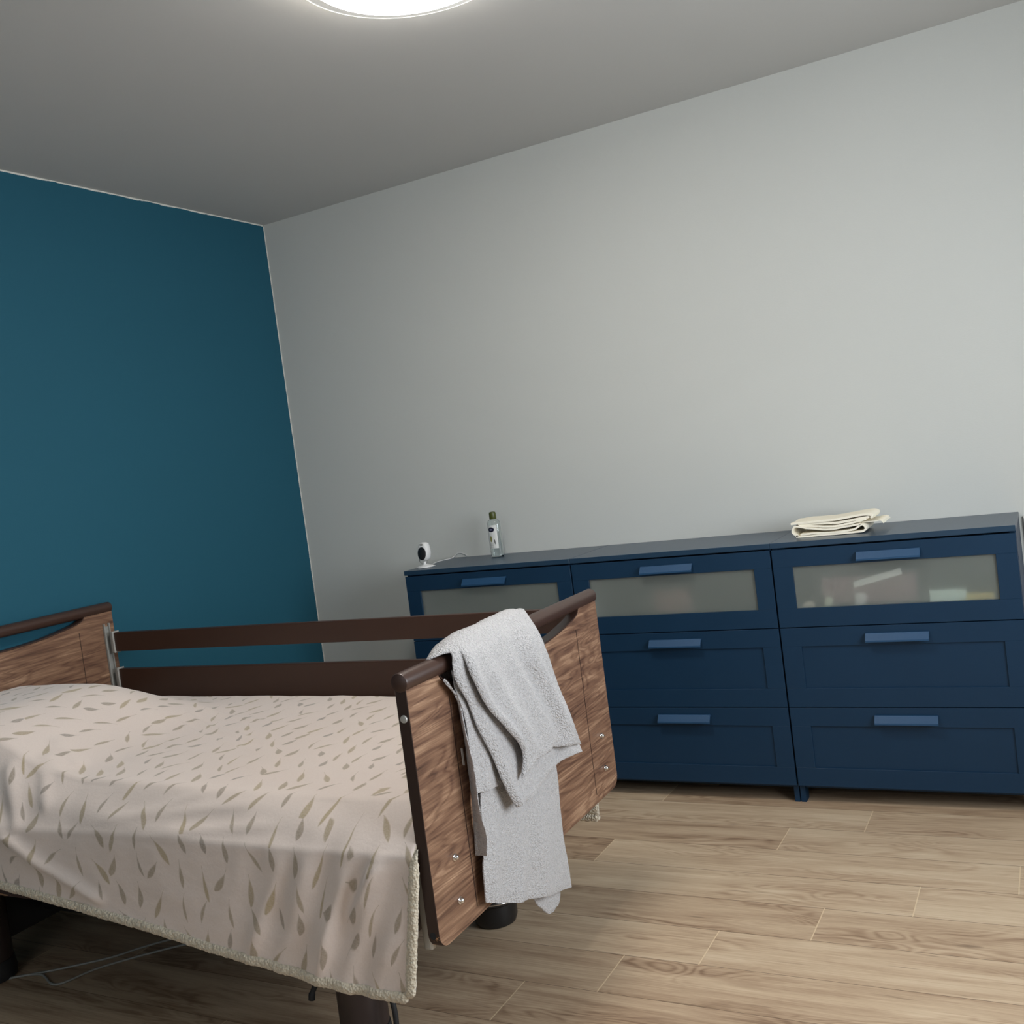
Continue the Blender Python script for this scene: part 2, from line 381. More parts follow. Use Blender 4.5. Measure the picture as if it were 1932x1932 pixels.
bm = bmesh.new(); add_box(bm, (3.186, -.012, 0), (ROOM_X-.002, -.0005, .922), .004, 2); struct(obj('trim_3', bm, M_['white_trim']))

# ================================================================== ceiling lamp
lamp = empty('ceiling_lamp', (1.99, -1.715, H)); tag(lamp, 'round white lit ceiling lamp with a clear outer rim, above the bed', 'ceiling lamp')
bm = bmesh.new(); lathe(bm, [(.2, -.002), (.2, -.02)], seg=64); obj('mounting_plate', bm, M_['white_plastic'], lamp)
bm = bmesh.new(); lathe(bm, [(.238, -.018), (.2455, -.024), (.2455, -.058), (.243, -.0605), (.235, -.062)], seg=96); obj('diffuser', bm, emis('lit_diffuser', (1, .955, .89), 36), lamp, True)
bm = bmesh.new(); lathe(bm, [(.25, -.046), (.282, -.046), (.282, -.050), (.25, -.050), (.25, -.046)], seg=96, cap=False)
lathe(bm, [(.2465, -.044), (.2500, -.044), (.2500, -.0575), (.2465, -.0575), (.2465, -.044)], seg=96, cap=False)
RM = emis('faintly_lit_acrylic_rim', (1, .97, .88), .3); obj('rim', bm, RM, lamp)
bm = bmesh.new(); lathe(bm, [(.2822, -.046), (.2845, -.0465), (.2845, -.0505), (.2822, -.051), (.2822, -.046)], seg=96, cap=False)
obj('rim_edge', bm, emis('glowing_acrylic_edge', (1, .97, .88), .7), lamp)

# ================================================================== chests of drawers
DX, W_, DEP, T = .835, .78, .4077, .9372
def drawer(parent, z0, z1, glazed):
    """front between z0 and z1, panel recess in the middle; local x 0..W_, front face at y=-DEP"""
    x0, x1 = .003, W_-.003; yf, yb = -DEP, -DEP+.02; rz0, rz1 = z0+.066, z1-.066 if not glazed else z1-.063
    d = bmesh.new()
    add_box(d, (x0, yf, z0), (x1, yb, rz0), .0007); add_box(d, (x0, yf, rz1), (x1, yb, z1), .0007)
    add_box(d, (x0, yf, rz0), (.070, yb, rz1), .0007); add_box(d, (.714, yf, rz0), (x1, yb, rz1), .0007)
    # drawer box behind the front
    add_box(d, (.03, yb+.0006, z0+.02), (.042, -.03, z1-.05), mi=1); add_box(d, (W_-.042, yb+.0006, z0+.02), (W_-.03, -.03, z1-.05), mi=1)
    add_box(d, (.03, -.042, z0+.02), (W_-.03, -.03, z1-.05), mi=1); add_box(d, (.042, yb+.0006, z0+.02), (W_-.042, -.042, z0+.03), mi=1)
    fr = obj('drawer', d, [M_['blue'], M_['lining']], parent)
    b = bmesh.new()
    if glazed:
        add_box(b, (.068, yf+.007, rz0-.002), (.716, yf+.011, rz1+.002)); obj('glass_pane', b, M_['frost'], fr)
    else:
        add_box(b, (.068, yf+.006, rz0-.002), (.716, yf+.014, rz1+.002)); obj('panel', b, M_['blue'], fr)
    h = bmesh.new(); zt = z1-.025
    prism(h, [(yf+.0005, zt), (yf+.0005, zt-.006), (yf-.006, zt-.006), (yf-.021, zt-.0245), (yf-.021, zt-.028), (yf-.024, zt-.028), (yf-.024, zt-.022), (yf-.008, zt)], 'X', .290, .4915)
    obj('handle', h, M_['blue_handle'], fr)
M_['blue_handle'] = blue('lit_blue_metal_handle', (.016, .062, .138), .5, .35)  # navy lightened: light caught by the up-facing plates is put into the colour
def chest():
    root = empty('chest_of_drawers')
    c = bmesh.new(); yf = -DEP+.0205
    for x0 in (.0, W_-.018-.004):
        xa = x0+.002
        prism(c, [(yf, 0), (yf+.045, 0), (yf+.055, .055), (-.07, .055), (-.06, 0), (-.012, 0), (-.012, T-.0195), (yf, T-.0195)], 'X', xa, xa+.018)
    add_box(c, (.02, -.018, .06), (W_-.022, -.012, T-.02)); add_box(c, (.02, yf+.012, .050), (W_-.022, -.018, .062))
    obj('carcass', c, M_['blue'], root)
    t = bmesh.new(); add_box(t, (-.0005, -DEP, T-.019), (W_-.0015, -.001, T), .0012); obj('top_panel', t, M_['blue_top'], root)
    drawer(root, .6366, .9125, True); drawer(root, .3515, .6332, False); drawer(root, .0665, .3485, False)
    return root
def copy_tree(o, parent=None):
    c = o.copy(); COL.objects.link(c)
    if parent: c.parent = parent
    for ch in [x for x in COL.objects if x.parent == o]: copy_tree(ch, c)
    return c
ch0 = chest(); chs = [ch0]+[copy_tree(ch0) for _ in range(2)]
for k, (c, lab) in enumerate(zip(chs, ('navy blue three-drawer chest carrying the small white camera and the clear bottle',
        'navy blue three-drawer chest in the middle of the row, bare top',
        'navy blue three-drawer chest with cream cloth on top and things seen through its frosted drawer'))):
    c.location = (DX+W_*k, 0, 0); tag(c, lab, 'chest of drawers', 'navy chests of drawers along the white wall')
# things kept in the glazed drawers (seen blurred through the pane)
def softbox(name, lo, hi, m, lab, cat, rot=0, bev=.01):
    c = [(a+b)/2 for a, b in zip(lo, hi)]; b = bmesh.new()
    add_box(b, [l-k for l, k in zip(lo, c)], [h-k for h, k in zip(hi, c)], bev, 3)
    for v in b.verts: v.co += Vector((0,0,1))*.004*fbm(v.co.x*20, v.co.y*20, c[0])
    o = obj(name, b, m, None, True); o.location = c; o.rotation_euler = (0, rot, 0); return tag(o, lab, cat)
X3 = DX+2*W_; ZB = .667; YB = -DEP+.021
softbox('storage_box', (X3+.502, YB, .690), (X3+.615, YB+.07, .738), simple('pale_mint_card', srgb(225, 240, 228), .7), 'pale mint box lying low behind the frosted pane of the right chest', 'box', 0, .003)
softbox('folded_cloth', (X3+.60, YB, .688), (X3+.700, YB+.06, .722), simple('yellow_cloth', srgb(214, 190, 110), .9), 'yellow cloth in the right corner behind the frosted pane', 'cloth')
softbox('folded_cloth', (X3+.15, YB+.03, .700), (X3+.46, YB+.06, .80), simple('mauve_cloth', srgb(170, 140, 140), .9), 'broad mauve cloth behind the middle of the right frosted pane', 'cloth')
softbox('paper_sheet', (X3+.262, YB, .779), (X3+.425, YB+.008, .802), simple('white_paper', srgb(240, 238, 232), .8), 'slanting white strip behind the upper middle of the right frosted pane', 'paper', math.radians(-14), .003)
softbox('tube', (X3+.262, YB, .690), (X3+.298, YB+.03, .742), simple('white_tube', srgb(225, 222, 216), .6), 'upright whitish tube behind the middle of the right frosted pane', 'tube', math.radians(4))
softbox('tube', (X3+.160, YB, .690), (X3+.185, YB+.03, .732), simple('mint_tube', srgb(220, 228, 200), .6), 'small leaning mint tube left of the whitish tube behind the right frosted pane', 'tube', math.radians(18))
softbox('ball', (X3+.085, YB, .690), (X3+.125, YB+.03, .718), simple('cream_ball', srgb(225, 212, 190), .8), 'small cream lump in the left corner behind the right frosted pane', 'cloth')
softbox('folded_cloth', (DX+W_+.31, YB+.02, .70), (DX+W_+.45, YB+.06, .79), simple('faded_pink_cloth', srgb(160, 130, 124), .9), 'faded pink cloth dimly seen behind the middle chest pane', 'cloth')

# ------------------------------------------------------------------ camera on the chest
cm = empty('baby_monitor', (.886, -.315, T+.0002)); tag(cm, 'small white camera with a black oval face on the left end of the chests', 'baby monitor')
b = bmesh.new(); lathe(b, [(.036, 0), (.039, .002), (.038, .005), (.028, .009), (.012, .012), (.007, .016), (.006, .026)], (0,0,0), seg=40); obj('base', b, M_['white_plastic'], cm, True, 50)
b = bmesh.new()   # body: rounded upright shell, facing -y and a little left
body_prof = spline([(-.021,.028),(-.027,.045),(-.027,.068),(-.022,.088),(-.015,.106),(0,.110),(.015,.106),(.022,.088),(.027,.068),(.027,.045),(.021,.028),(0,.022)], 5, True) if False else None
out = [(-.019,.034),(-.026,.050),(-.027,.068),(-.023,.088),(-.017,.104),(0,.109),(.017,.104),(.023,.088),(.027,.068),(.026,.050),(.019,.034),(0,.028)]
cv = [Vector((p[0], 0, p[1])) for p in out]; sm = spline(cv, 4, True); cen = Vector((0,0,.07)); rings = []
for sc, y in ((.35,-.0205),(.8,-.019),(.95,-.014),(1,-.004),(1,.006),(.93,.014),(.7,.019),(.3,.021)):
    rings.append([b.verts.new(Vector(((p.x-cen.x)*sc, y, cen.z+(p.z-cen.z)*sc))) for p in sm])
for A, B in zip(rings, rings[1:]):
    for k in range(len(A)): b.faces.new((A[k], A[(k+1)%len(A)], B[(k+1)%len(A)], B[k]))
b.faces.new(rings[0]); b.faces.new(rings[-1])
bod = obj('body', b, M_['white_plastic'], cm, True); bod.rotation_euler = (math.radians(-6), 0, math.radians(-3)); 
b = bmesh.new(); lathe(b, [(.0215,-.0165),(.0215,-.0205),(.018,-.0225),(.002,-.0235)], (0,0,.060), 'Y', 40, sx=.98, sy=1.3); obj('face_plate', b, M_['black'], bod, True, 50)
b = bmesh.new(); lathe(b, [(.009,-.0198),(.009,-.0208)], (0,0,.098), 'Y', 24, sy=.5); obj('speaker_slot', b, M_['grey_plastic'], bod)
b = bmesh.new(); tube(b, spline([(-.020,0,.046),(-.023,-.004,.030),(-.012,-.004,.019),(0,0,.017),(.012,.0,.020),(.02,.0,.03)], 6), .0022, 8); obj('stand_loop', b, M_['grey_plastic'], cm, True)
b = bmesh.new(); tube(b, spline([(.915,-.285,T+.0025),(.875,-.24,T+.0025),(.857,-.20,T+.0025),(.844,-.15,T+.0025),(.8385,-.11,T+.0025),(.846,-.08,T+.0025),(.852,-.05,T+.0025),(.843,-.018,T+.0025),(.852,-.007,T+.012),(.871,-.005,.958),(.900,-.005,.951),(.913,-.005,T+.003)], 8), .0017, 8)
tag(obj('power_cable', b, M_['white_plastic'], None, True), 'thin white cable running from the small camera over the chest to the wall', 'cable')

# ------------------------------------------------------------------ bottle
bt = empty('plastic_bottle', (1.131, -.108, T+.0004), math.radians(-8)); tag(bt, 'clear plastic bottle with an olive green cap and white label, standing on the left chest', 'bottle')
b = bmesh.new(); sx_, sy_ = 1.0, .72
outer = [(.028,0),(.0305,.003),(.031,.02),(.0315,.08),(.032,.135),(.031,.150),(.026,.160),(.014,.165),(.0125,.168)]
inner = [(.0115,.166),(.013,.1635),(.025,.1585),(.0295,.149),(.0305,.135),(.030,.08),(.0295,.02),(.029,.006),(.02,.0055)]
lathe(b, outer+inner, seg=56, sx=sx_, sy=sy_); obj('bottle_body', b, M_['clear'], bt, True, 60)
b = bmesh.new(); lathe(b, [(.0148,.1655),(.0155,.167),(.0150,.190),(.0135,.196),(.006,.1985)], seg=36); obj('cap', b, M_['green_cap'], bt, True, 50)
def label_mat():
    n = N('bottle_label'); tc = n.n('ShaderNodeTexCoord'); s = n.n('ShaderNodeSeparateXYZ', i_Vector=tc.outputs['Object']); x, z = s.outputs[0], s.outputs[2]
    def ell(cx, cz, rx, rz):
        return n.math('LESS_THAN', n.math('ADD', n.math('POWER', n.math('DIVIDE', n.math('SUBTRACT', x, cx), rx), 2.0), n.math('POWER', n.math('DIVIDE', n.math('SUBTRACT', z, cz), rz), 2.0)), 1.0)
    c = (*srgb(228, 228, 224), 1)
    c = n.mix(ell(-.001,.121,.0155,.0105), c, (*srgb(18, 18, 44), 1))
    c = n.mix(ell(-.002,.121,.008,.0035), c, (*srgb(120, 120, 140), 1))
    c = n.mix(ell(-.006,.080,.006,.013), c, (*srgb(150, 146, 84), 1))
    c = n.mix(ell(.0115,.067,.0022,.0105), c, (*srgb(60, 60, 60), 1))
    lines = n.math('MULTIPLY', n.math('GREATER_THAN', n.math('SINE', n.math('MULTIPLY', z, 1500.0)), .3), n.math('MULTIPLY', n.math('LESS_THAN', x, .004), n.math('LESS_THAN', z, .064)))
    c = n.mix(n.math('MULTIPLY', lines, .5), c, (*srgb(110, 112, 96), 1))
    return n.set(c, .4)
b = bmesh.new(); A = []
for k in range(25):
    a = -math.pi/2+(k/24-.5)*1.7; A.append([b.verts.new((.0324*math.cos(a)*rr, (.0324*.72)*math.sin(a)*rr, z)) for z in (.039,.140) for rr in (1.0,1.012)])
for p, q in zip(A, A[1:]):
    for i, j in ((0,1),(1,3),(3,2),(2,0)): b.faces.new((p[i], p[j], q[j], q[i]))
b.faces.new((A[0][0],A[0][1],A[0][3],A[0][2])); b.faces.new((A[-1][0],A[-1][1],A[-1][3],A[-1][2]))
obj('label', b, label_mat(), bt, True, 40)

# ------------------------------------------------------------------ folded cloth on the right chest
def ribbon(bm_, pts, y0, y1, th, skew=0, ny=7):
    """cloth strip: 2-D profile (x,z) swept from y0 to y1, real thickness"""
    P = spline([Vector((p[0],0,p[1])) for p in pts], 6); rows = []
    for i, p in enumerate(P):
        t = (P[min(i+1,len(P)-1)]-P[max(i-1,0)]).normalized(); nrm = Vector((-t.z,0,t.x))
        rows.append((p+nrm*th/2, p-nrm*th/2))
    grid = []
    for j in range(ny):
        s = j/(ny-1); y = y0+(y1-y0)*s
        grid.append([[bm_.verts.new((q.x+skew*s+.002*fbm(q.x*30, s*3, 1), y, q.z+.0012*fbm(q.x*25, s*4, 2))) for q in rw] for rw in rows])
    n_ = len(rows)
    for j in range(ny-1):
        for i in range(n_-1):
            for s in (0,1): bm_.faces.new((grid[j][i][s], grid[j][i+1][s], grid[j+1][i+1][s], grid[j+1][i][s]))
        for i in (0, n_-1): bm_.faces.new((grid[j][i][0], grid[j][i][1], grid[j+1][i][1], grid[j+1][i][0]))
    for j in (0, ny-1):
        for i in range(n_-1): bm_.faces.new((grid[j][i][0], grid[j][i+1][0], grid[j][i+1][1], grid[j][i][1]))
b = bmesh.new(); z0 = T+.0015
ribbon(b, [(2.474,z0+.008),(2.468,z0+.003),(2.480,z0+.0025),(2.56,z0+.003),(2.65,z0+.004),(2.695,z0+.006),(2.706,z0+.016),(2.697,z0+.030),(2.685,z0+.024),(2.665,z0+.014),(2.60,z0+.009),(2.52,z0+.011),(2.482,z0+.010)], -.30, -.13, .0065)
ribbon(b, [(2.470,z0+.006),(2.455,z0+.020),(2.462,z0+.037),(2.476,z0+.039),(2.52,z0+.030),(2.58,z0+.021),(2.64,z0+.026),(2.69,z0+.031)], -.30, -.13, .0065)
ribbon(b, [(2.48,z0+.044),(2.55,z0+.034),(2.60,z0+.030),(2.66,z0+.037),(2.71,z0+.047)], -.298, -.13, .0072)
ribbon(b, [(2.476,z0+.048),(2.56,z0+.044),(2.62,z0+.042),(2.69,z0+.050),(2.722,z0+.054)], -.297, -.13, .008)
ribbon(b, [(2.452,z0+.050),(2.50,z0+.052),(2.60,z0+.053),(2.66,z0+.059),(2.71,z0+.063),(2.730,z0+.057),(2.728,z0+.048)], -.30, -.13, .0072)
ribbon(b, [(2.64,z0+.036),(2.70,z0+.036),(2.735,z0+.035),(2.757,z0+.036),(2.765,z0+.026)], -.285, -.12, .003)
tag(obj('folded_cloth', b, M_['cream'], None, True, 50), 'cream cloth folded in thick layers on top of the right chest', 'folded cloth')

# ================================================================== care bed
BX, BY, BROT = 2.0896, -2.2561, .0164
BW, BL, ZT, ZB_ = 1.03, 2.0297, .937, .345
bed = empty('hospital_bed', (BX, BY, 0), BROT); tag(bed, 'care bed with walnut end boards, dark brown bars and a raised far side rail', 'bed')
def arc(cx, cz, r_, a0, a1, n=8):
    return [(cx+r_*math.cos(math.radians(a0+(a1-a0)*k/n)), cz+r_*math.sin(math.radians(a0+(a1-a0)*k/n))) for k in range(n+1)]
def end_board(name, l0, l1, ztop, zbot):
    zt = ztop-.022; R_ = .035
    poly = [(0, zt), ] + arc(R_, zbot+R_, R_, 180, 270) + arc(BW-R_, zbot+R_, R_, 270, 360) + [(BW, zt), (.905, zt)]
    # lower outline of the grip opening, from right to left
    dip = [(.900, zt-.012), (.892, zt-.024), (.872, zt-.034), (.83, zt-.043), (.75, zt-.055), (.65, zt-.064), (.515, zt-.068)]
    dip = dip+[(BW-a, z) for a, z in reversed(dip[:-1])]
    poly += [(p.x, p.y) for p in spline([Vector((a, z, 0)) for a, z in dip], 4)] + [(.125, zt)]
    b = bmesh.new(); f1, f2, sd = prism(b, poly, 'X', l0, l1, 0)
    for s in sd: s.material_index = 1
    o = obj(name, b, [M_['walnut'], M_['edge_chip']], bed)
    bv = o.modifiers.new('b', 'BEVEL'); bv.width = .0012; bv.segments = 1; bv.limit_method = 'ANGLE'
    lm = (l0+l1)/2
    b = bmesh.new(); lathe(b, [(.012,-.003),(.0195,-.0005),(.0210,.003),(.0210,BW-.003),(.0195,BW+.0005),(.012,BW+.003)], (lm, 0, ztop-.0205), 'Y', 28)
    obj('grip_bar', b, M_['brown'], o, True, 40)
    lip = [(a, z) for a, z in dip]
    g = bmesh.new(); cs = spline([Vector((lm, a, z+.001)) for a, z in dip], 4); A = []
    for p in cs: A.append([g.verts.new(p+Vector((dl, 0, dz))) for dl, dz in ((-.0155,-.001),(-.0155,.003),(.0155,.003),(.0155,-.001))])
    for p, q in zip(A, A[1:]):
        for i in range(4): g.faces.new((p[i], p[(i+1)%4], q[(i+1)%4], q[i]))
    g.faces.new(A[0]); g.faces.new(A[-1]); obj('grip_lip', g, M_['brown'], o)
    for wv in (.868, BW-.868):
        s = bmesh.new(); add_box(s, (l1-.0005, wv-.0012, .37 if name == 'footboard' else zbot+.03), (l1+.0004, wv+.0012, ztop-.09))
        obj('groove', s, M_['edge'], o)
    return o
fb = end_board('footboard', -.028, 0, ZT, ZB_)
hb = end_board('headboard', -BL-.028, -BL, 1.0036, .40)
for wv, z in ((.096,.509),(.094,.414),(.945,.518),(.946,.422)):
    b = bmesh.new(); lathe(b, [(.0085,.0003),(.0085,.003),(.0062,.0035),(.006,.008),(.0035,.0108),(.001,.0115)], (0, wv, z), 'X', 20); obj('bolt', b, M_['chrome'], fb, True, 40)
b = bmesh.new(); lathe(b, [(.002,-.0042),(.0075,-.0035),(.0085,-.0003)], (-.0135, 0, .841), 'Y', 24); obj('screw_cap', b, M_['zinc'], fb, True, 50)
b = bmesh.new(); lathe(b, [(.0075,-.0006),(.0075,.004)], (-.0150, 0, .378), 'Y', 24); obj('edge_hole', b, M_['dark'], fb)
# far side rail
def board(parent, name, z0, z1):
    b = bmesh.new(); prism(b, arc(-2.0+.012, z1-.012, .012, 180, 90, 4)+arc(-.05-.012, z1-.012, .012, 90, 0, 4)+arc(-.05-.012, z0+.012, .012, 0, -90, 4)+arc(-2.0+.012, z0+.012, .012, -90, -180, 4), 'Y', .990, 1.012)
    o = obj(name, b, M_['rail_brown'], parent); bv = o.modifiers.new('b', 'BEVEL'); bv.width = .003; bv.segments = 2; bv.limit_method = 'ANGLE'; return o
for z0, z1 in ((.815,.888), (.612,.747)):
    rl = board(bed, 'side_rail', z0, z1)
    for x0 in (-2.008, -.056):
        c = bmesh.new(); add_box(c, (x0, .984, z0-.004), (x0+.014, 1.016, z1+.004), .004, 2); obj('rail_end_cap', c, M_['grey_plastic'], rl)
        c = bmesh.new(); add_box(c, (x0+(.0142 if x0 < -1 else -.0032), .9835, z0-.005), (x0+(.0172 if x0 < -1 else -.0002), 1.0165, z1+.005), .0014, 1); obj('cap_lip', c, M_['zinc'], rl)
for l_, zz in ((-BL+.0005, .925), (-.0405, .86)):
    c = bmesh.new()
    add_box(c, (l_, .976, .42), (l_+.010, .981, zz), .001); add_box(c, (l_, .999, .42), (l_+.010, 1.004, zz), .001); add_box(c, (l_, .981, .42), (l_+.003, .999, zz-.012), 0)
    obj('rail_guide', c, M_['grey_plastic'], bed)
# frame
c = bmesh.new(); add_box(c, (-2.0, .006, .343), (-.075, .026, .425), .002); obj('side_beam', c, M_['frame_worn'], bed)
c = bmesh.new(); add_box(c, (-2.0, .985, .343), (-.075, 1.005, .425), .002); obj('side_beam', c, M_['frame_worn'], bed)
c = bmesh.new()
for l_ in (-1.98, -1.3, -.7, -.34, -.10): add_box(c, (l_-.02, .03, .36), (l_+.02, .98, .40), .002)
for w_ in (.22, .78): add_box(c, (-1.97, w_-.02, .315), (-.18, w_+.02, .358), .002)
obj('bed_frame', c, M_['edge'], bed)
c = bmesh.new(); add_box(c, (-1.76, .03, .10), (-1.70, .97, .34), .006, 2); add_box(c, (-1.69, .30, .14), (-1.05, .70, .30), .02, 2); add_box(c, (-1.05, .40, .18), (-.40, .60, .29), .01, 2)  # invented boxes, added so the space under the bed reads black
obj('underbed_dark_filler', c, M_['black'], bed)
for w_ in (.012, .985):
    c = bmesh.new(); add_box(c, (-.052, w_, .338), (-.0295, w_+.018, .52), .005, 2); obj('corner_bracket', c, M_['zinc'], bed)
def leg(l_, w_, foot):
    b = bmesh.new(); lathe(b, [(.058,.06 if not foot else .10),(.0585,.075 if not foot else .105),(.0575,.30),(.056,.335)], (l_, w_, 0), 'Z', 40)
    lg = obj('leg', b, M_['column'], bed, True, 40)
    b = bmesh.new()
    if foot:
        lathe(b, [(.052,.0),(.060,.004),(.066,.02),(.067,.066),(.072,.072),(.088,.076),(.092,.080),(.092,.098),(.086,.104),(.05,.1045)], (l_, w_, 0), 'Z', 48); ft = obj('castor_cup', b, M_['black'], lg, True, 35)
        b = bmesh.new(); lathe(b, [(.0922,.084),(.0935,.0845),(.0935,.088),(.0922,.0885)], (l_, w_, 0), 'Z', 48, cap=False); obj('chrome_ring', b, M_['chrome'], lg, True)
    else:
        lathe(b, [(.055,0),(.062,.004),(.064,.03),(.060,.0595)], (l_, w_, 0), 'Z', 40); obj('leg_foot', b, M_['rubber'], lg, True, 35)
    return lg
lg = leg(-.345, .145, False)
b = bmesh.new(); tube(b, spline([(-.40,.14,.175),(-.425,.125,.172),(-.447,.11,.160),(-.455,.10,.142),(-.457,.098,.128)], 6), [.0065]*18+[.0085]*7, 10)
obj('brake_lever', b, M_['rubber'], lg, True)
b = bmesh.new(); tube(b, spline([(-.285,.145,.172),(-.262,.14,.160),(-.245,.13,.135),(-.238,.125,.10),(-.238,.12,.05),(-.24,.12,.004)], 6), .0065, 10)
obj('cable', b, M_['rubber'], lg, True)
leg(-.345, .80, True); leg(-1.72, .145, False); leg(-1.72, .80, False)
# mattress
c = bmesh.new(); add_box(c, (-1.99, .045, .43), (-.04, .955, .612), .03, 3); mt = obj('mattress', c, M_['sheet'], None, True, 50); mt.location = (BX, BY, 0); mt.rotation_euler = (0,0,BROT)
tag(mt, 'white covered mattress lying on the care bed under the feather blanket', 'mattress')

# ------------------------------------------------------------------ blanket
def S(t): t = max(0, min(1, t)); return t*t*(3-2*t)
HEM = [(-2.2,.50),(-1.6,.435),(-1.361,.403),(-1.156,.378),(-.966,.350),(-.786,.330),(-.62,.304),(-.462,.286),(-.314,.266),(-.173,.255),(-.07,.254),(.1,.254)]
def hem(l):
    for (a, za), (b_, zb) in zip(HEM, HEM[1:]):
        if a <= l <= b_: return za+(zb-za)*(l-a)/(b_-a)
    return .255
def pillow(l, w_):
    a = S((-l-1.13)/.48)*S((l+2.12)/.22); return .150*a*(1-S((w_-.48)/.42))
def ridge(l, z, p, q, amp, wid):
    d = Vector((q[0]-p[0], q[1]-p[1])); L2 = d.length; d /= L2; v = Vector((l-p[0], z-p[1])); t = v.dot(d)/L2; s = v.x*d.y-v.y*d.x
    return amp*math.exp(-(s/wid)**2)*S((t+.12)/.24)*S((1.12-t)/.24)
def side_disp(l, z):
    """outward push of the hanging side"""
    k = S((l+.62)/.4)*S((.62-z)/.12)*(1-.75*S((l+.16)/.12))
    k *= 1-.6*S((.37-z)/.1)
    v = k*(.0075*math.sin((l*1.0+(.6-z)*.42)*62)+.004*math.sin(l*31+1.2+z*9))
    v += .004*fbm(l*5, z*7, 1)*S((.66-z)/.1)
    v += ridge(l, z, (-1.42,.62), (-1.19,.47), .016, .020)+ridge(l, z, (-1.19,.47), (-.98,.385), .013, .016)
    v += ridge(l, z, (-1.36,.70), (-1.25,.56), .014, .018)+ridge(l, z, (-1.27,.70), (-1.17,.60), .011, .015)
    v += ridge(l, z, (-.20,.50), (-.30,.28), .010, .012)+ridge(l, z, (-.11,.545), (-.20,.40), .012, .013)+ridge(l, z, (-.38,.52), (-.5,.3), .007, .016)
    v += ridge(l, z, (-.95,.585), (-.50,.625), .008, .010)+ridge(l, z, (-.85,.60), (-.66,.64), .006, .008)+ridge(l, z, (-.75,.565), (-.42,.59), .007, .010)
    v += .0035*math.sin(z*70+l*9+2*fbm(l*2, z*3, 8))*S((l+1.5)/.3)*S((-.15-l)/.2)*S((z-.52)/.05)
    return v
def top_disp(l, w_):
    v = .004*fbm(l*3.2, w_*3.2, 4)+.0015*fbm(l*11, w_*14, 5)
    for p, q, a, wd in (((-1.30,.62),(-.80,.42),.006,.012),((-1.25,.54),(-.72,.33),.005,.010),((-1.35,.72),(-.9,.60),.005,.011),((-1.2,.40),(-.9,.30),.005,.012),((-1.30,.12),(-1.12,.05),.010,.02),((-1.36,.2),(-1.2,.14),.008,.02)):
        v += ridge(l, w_, p, q, a, wd)
    return v
NL, l0_, l1_ = 210, -1.995, -.031
TOPN, FARN, SLN, SDN = 64, 12, 14, 46
def cloth_column(l):
    pts = []
    zfar = .52-(.52-.262)*S((l+.30)/.18)
    zt_far = .655+.004*math.sin(l*3)-.014*S((l+.9)/.8)
    for k in range(FARN):
        t = k/FARN; z = zfar+(zt_far-.02-zfar)*t
        pts.append((.978-.006*t, z))
    for k in range(TOPN+1):
        w_ = .955+(.075-.955)*k/TOPN; c = S((.955-w_)/.05)
        z = zt_far-.018+.018*c+pillow(l, w_)+top_disp(l, w_)*c
        pts.append((w_, z))
    zs = pts[-1][1]; out = .02*S((-l-1.05)/.3)
    for k in range(1, SLN+1):
        t = k/SLN; a = t*math.pi/2*.93
        w_ = .075-(.095+out)*(math.sin(a)*.24+t*.76); z = zs-(zs-.548)*((1-math.cos(a))*.30+t*.70)
        pts.append((w_-.6*side_disp(l, z), z+.3*side_disp(l, z)))
    h_ = hem(l); wl, zl = -.020-out, .548
    for k in range(1, SDN+1):
        t = k/SDN; z = zl+(h_-zl)*t
        pts.append((wl-.012*t+out*.6*S(t)-side_disp(l, z)*min(1, .6+k/10), z))
    return pts
b = bmesh.new(); uvl = b.loops.layers.uv.new('cloth'); G = []; VV = []
for i in range(NL+1):
    l = l0_+(l1_-l0_)*i/NL; cp = cloth_column(l); rowv, arcv, acc = [], [], 0
    for k, (w_, z) in enumerate(cp):
        pull = max(0, min(1, (.60-z)/.34))*S((l+.35)/.30)*(.056 if w_ < .3 else .02)-(.010*S((l+.35)/.3)*S((.60-z)/.03) if w_ < .3 else 0)
        if k: acc += math.hypot(w_-cp[k-1][0], z-cp[k-1][1])
        rowv.append(b.verts.new((l-pull, w_, z))); arcv.append(acc)
    G.append(rowv); VV.append((l, arcv))
for i in range(NL):
    for k in range(len(G[0])-1):
        fc = b.faces.new((G[i][k], G[i+1][k], G[i+1][k+1], G[i][k+1])); fc.smooth = True
        for lp, (ii, kk) in zip(fc.loops, ((i,k),(i+1,k),(i+1,k+1),(i,k+1))): lp[uvl].uv = (VV[ii][0]+5, VV[ii][1][kk]+2)
hem_pts = [G[i][-1].co.copy() for i in range(NL+1)]
foot_pts = [G[NL][k].co.copy() for k in range(len(G[0])-1, len(G[0])-SDN-4, -1)]
far_pts = [G[i][0].co.copy() for i in range(NL-22, NL+1)]
me = bpy.data.meshes.new('blanket'); bmesh.ops.recalc_face_normals(b, faces=b.faces); b.to_mesh(me); b.free()
bl = link('feather_blanket', me, [M_['blanket'], M_['sherpa']]); bl.location = (BX, BY, 0); bl.rotation_euler = (0,0,BROT)
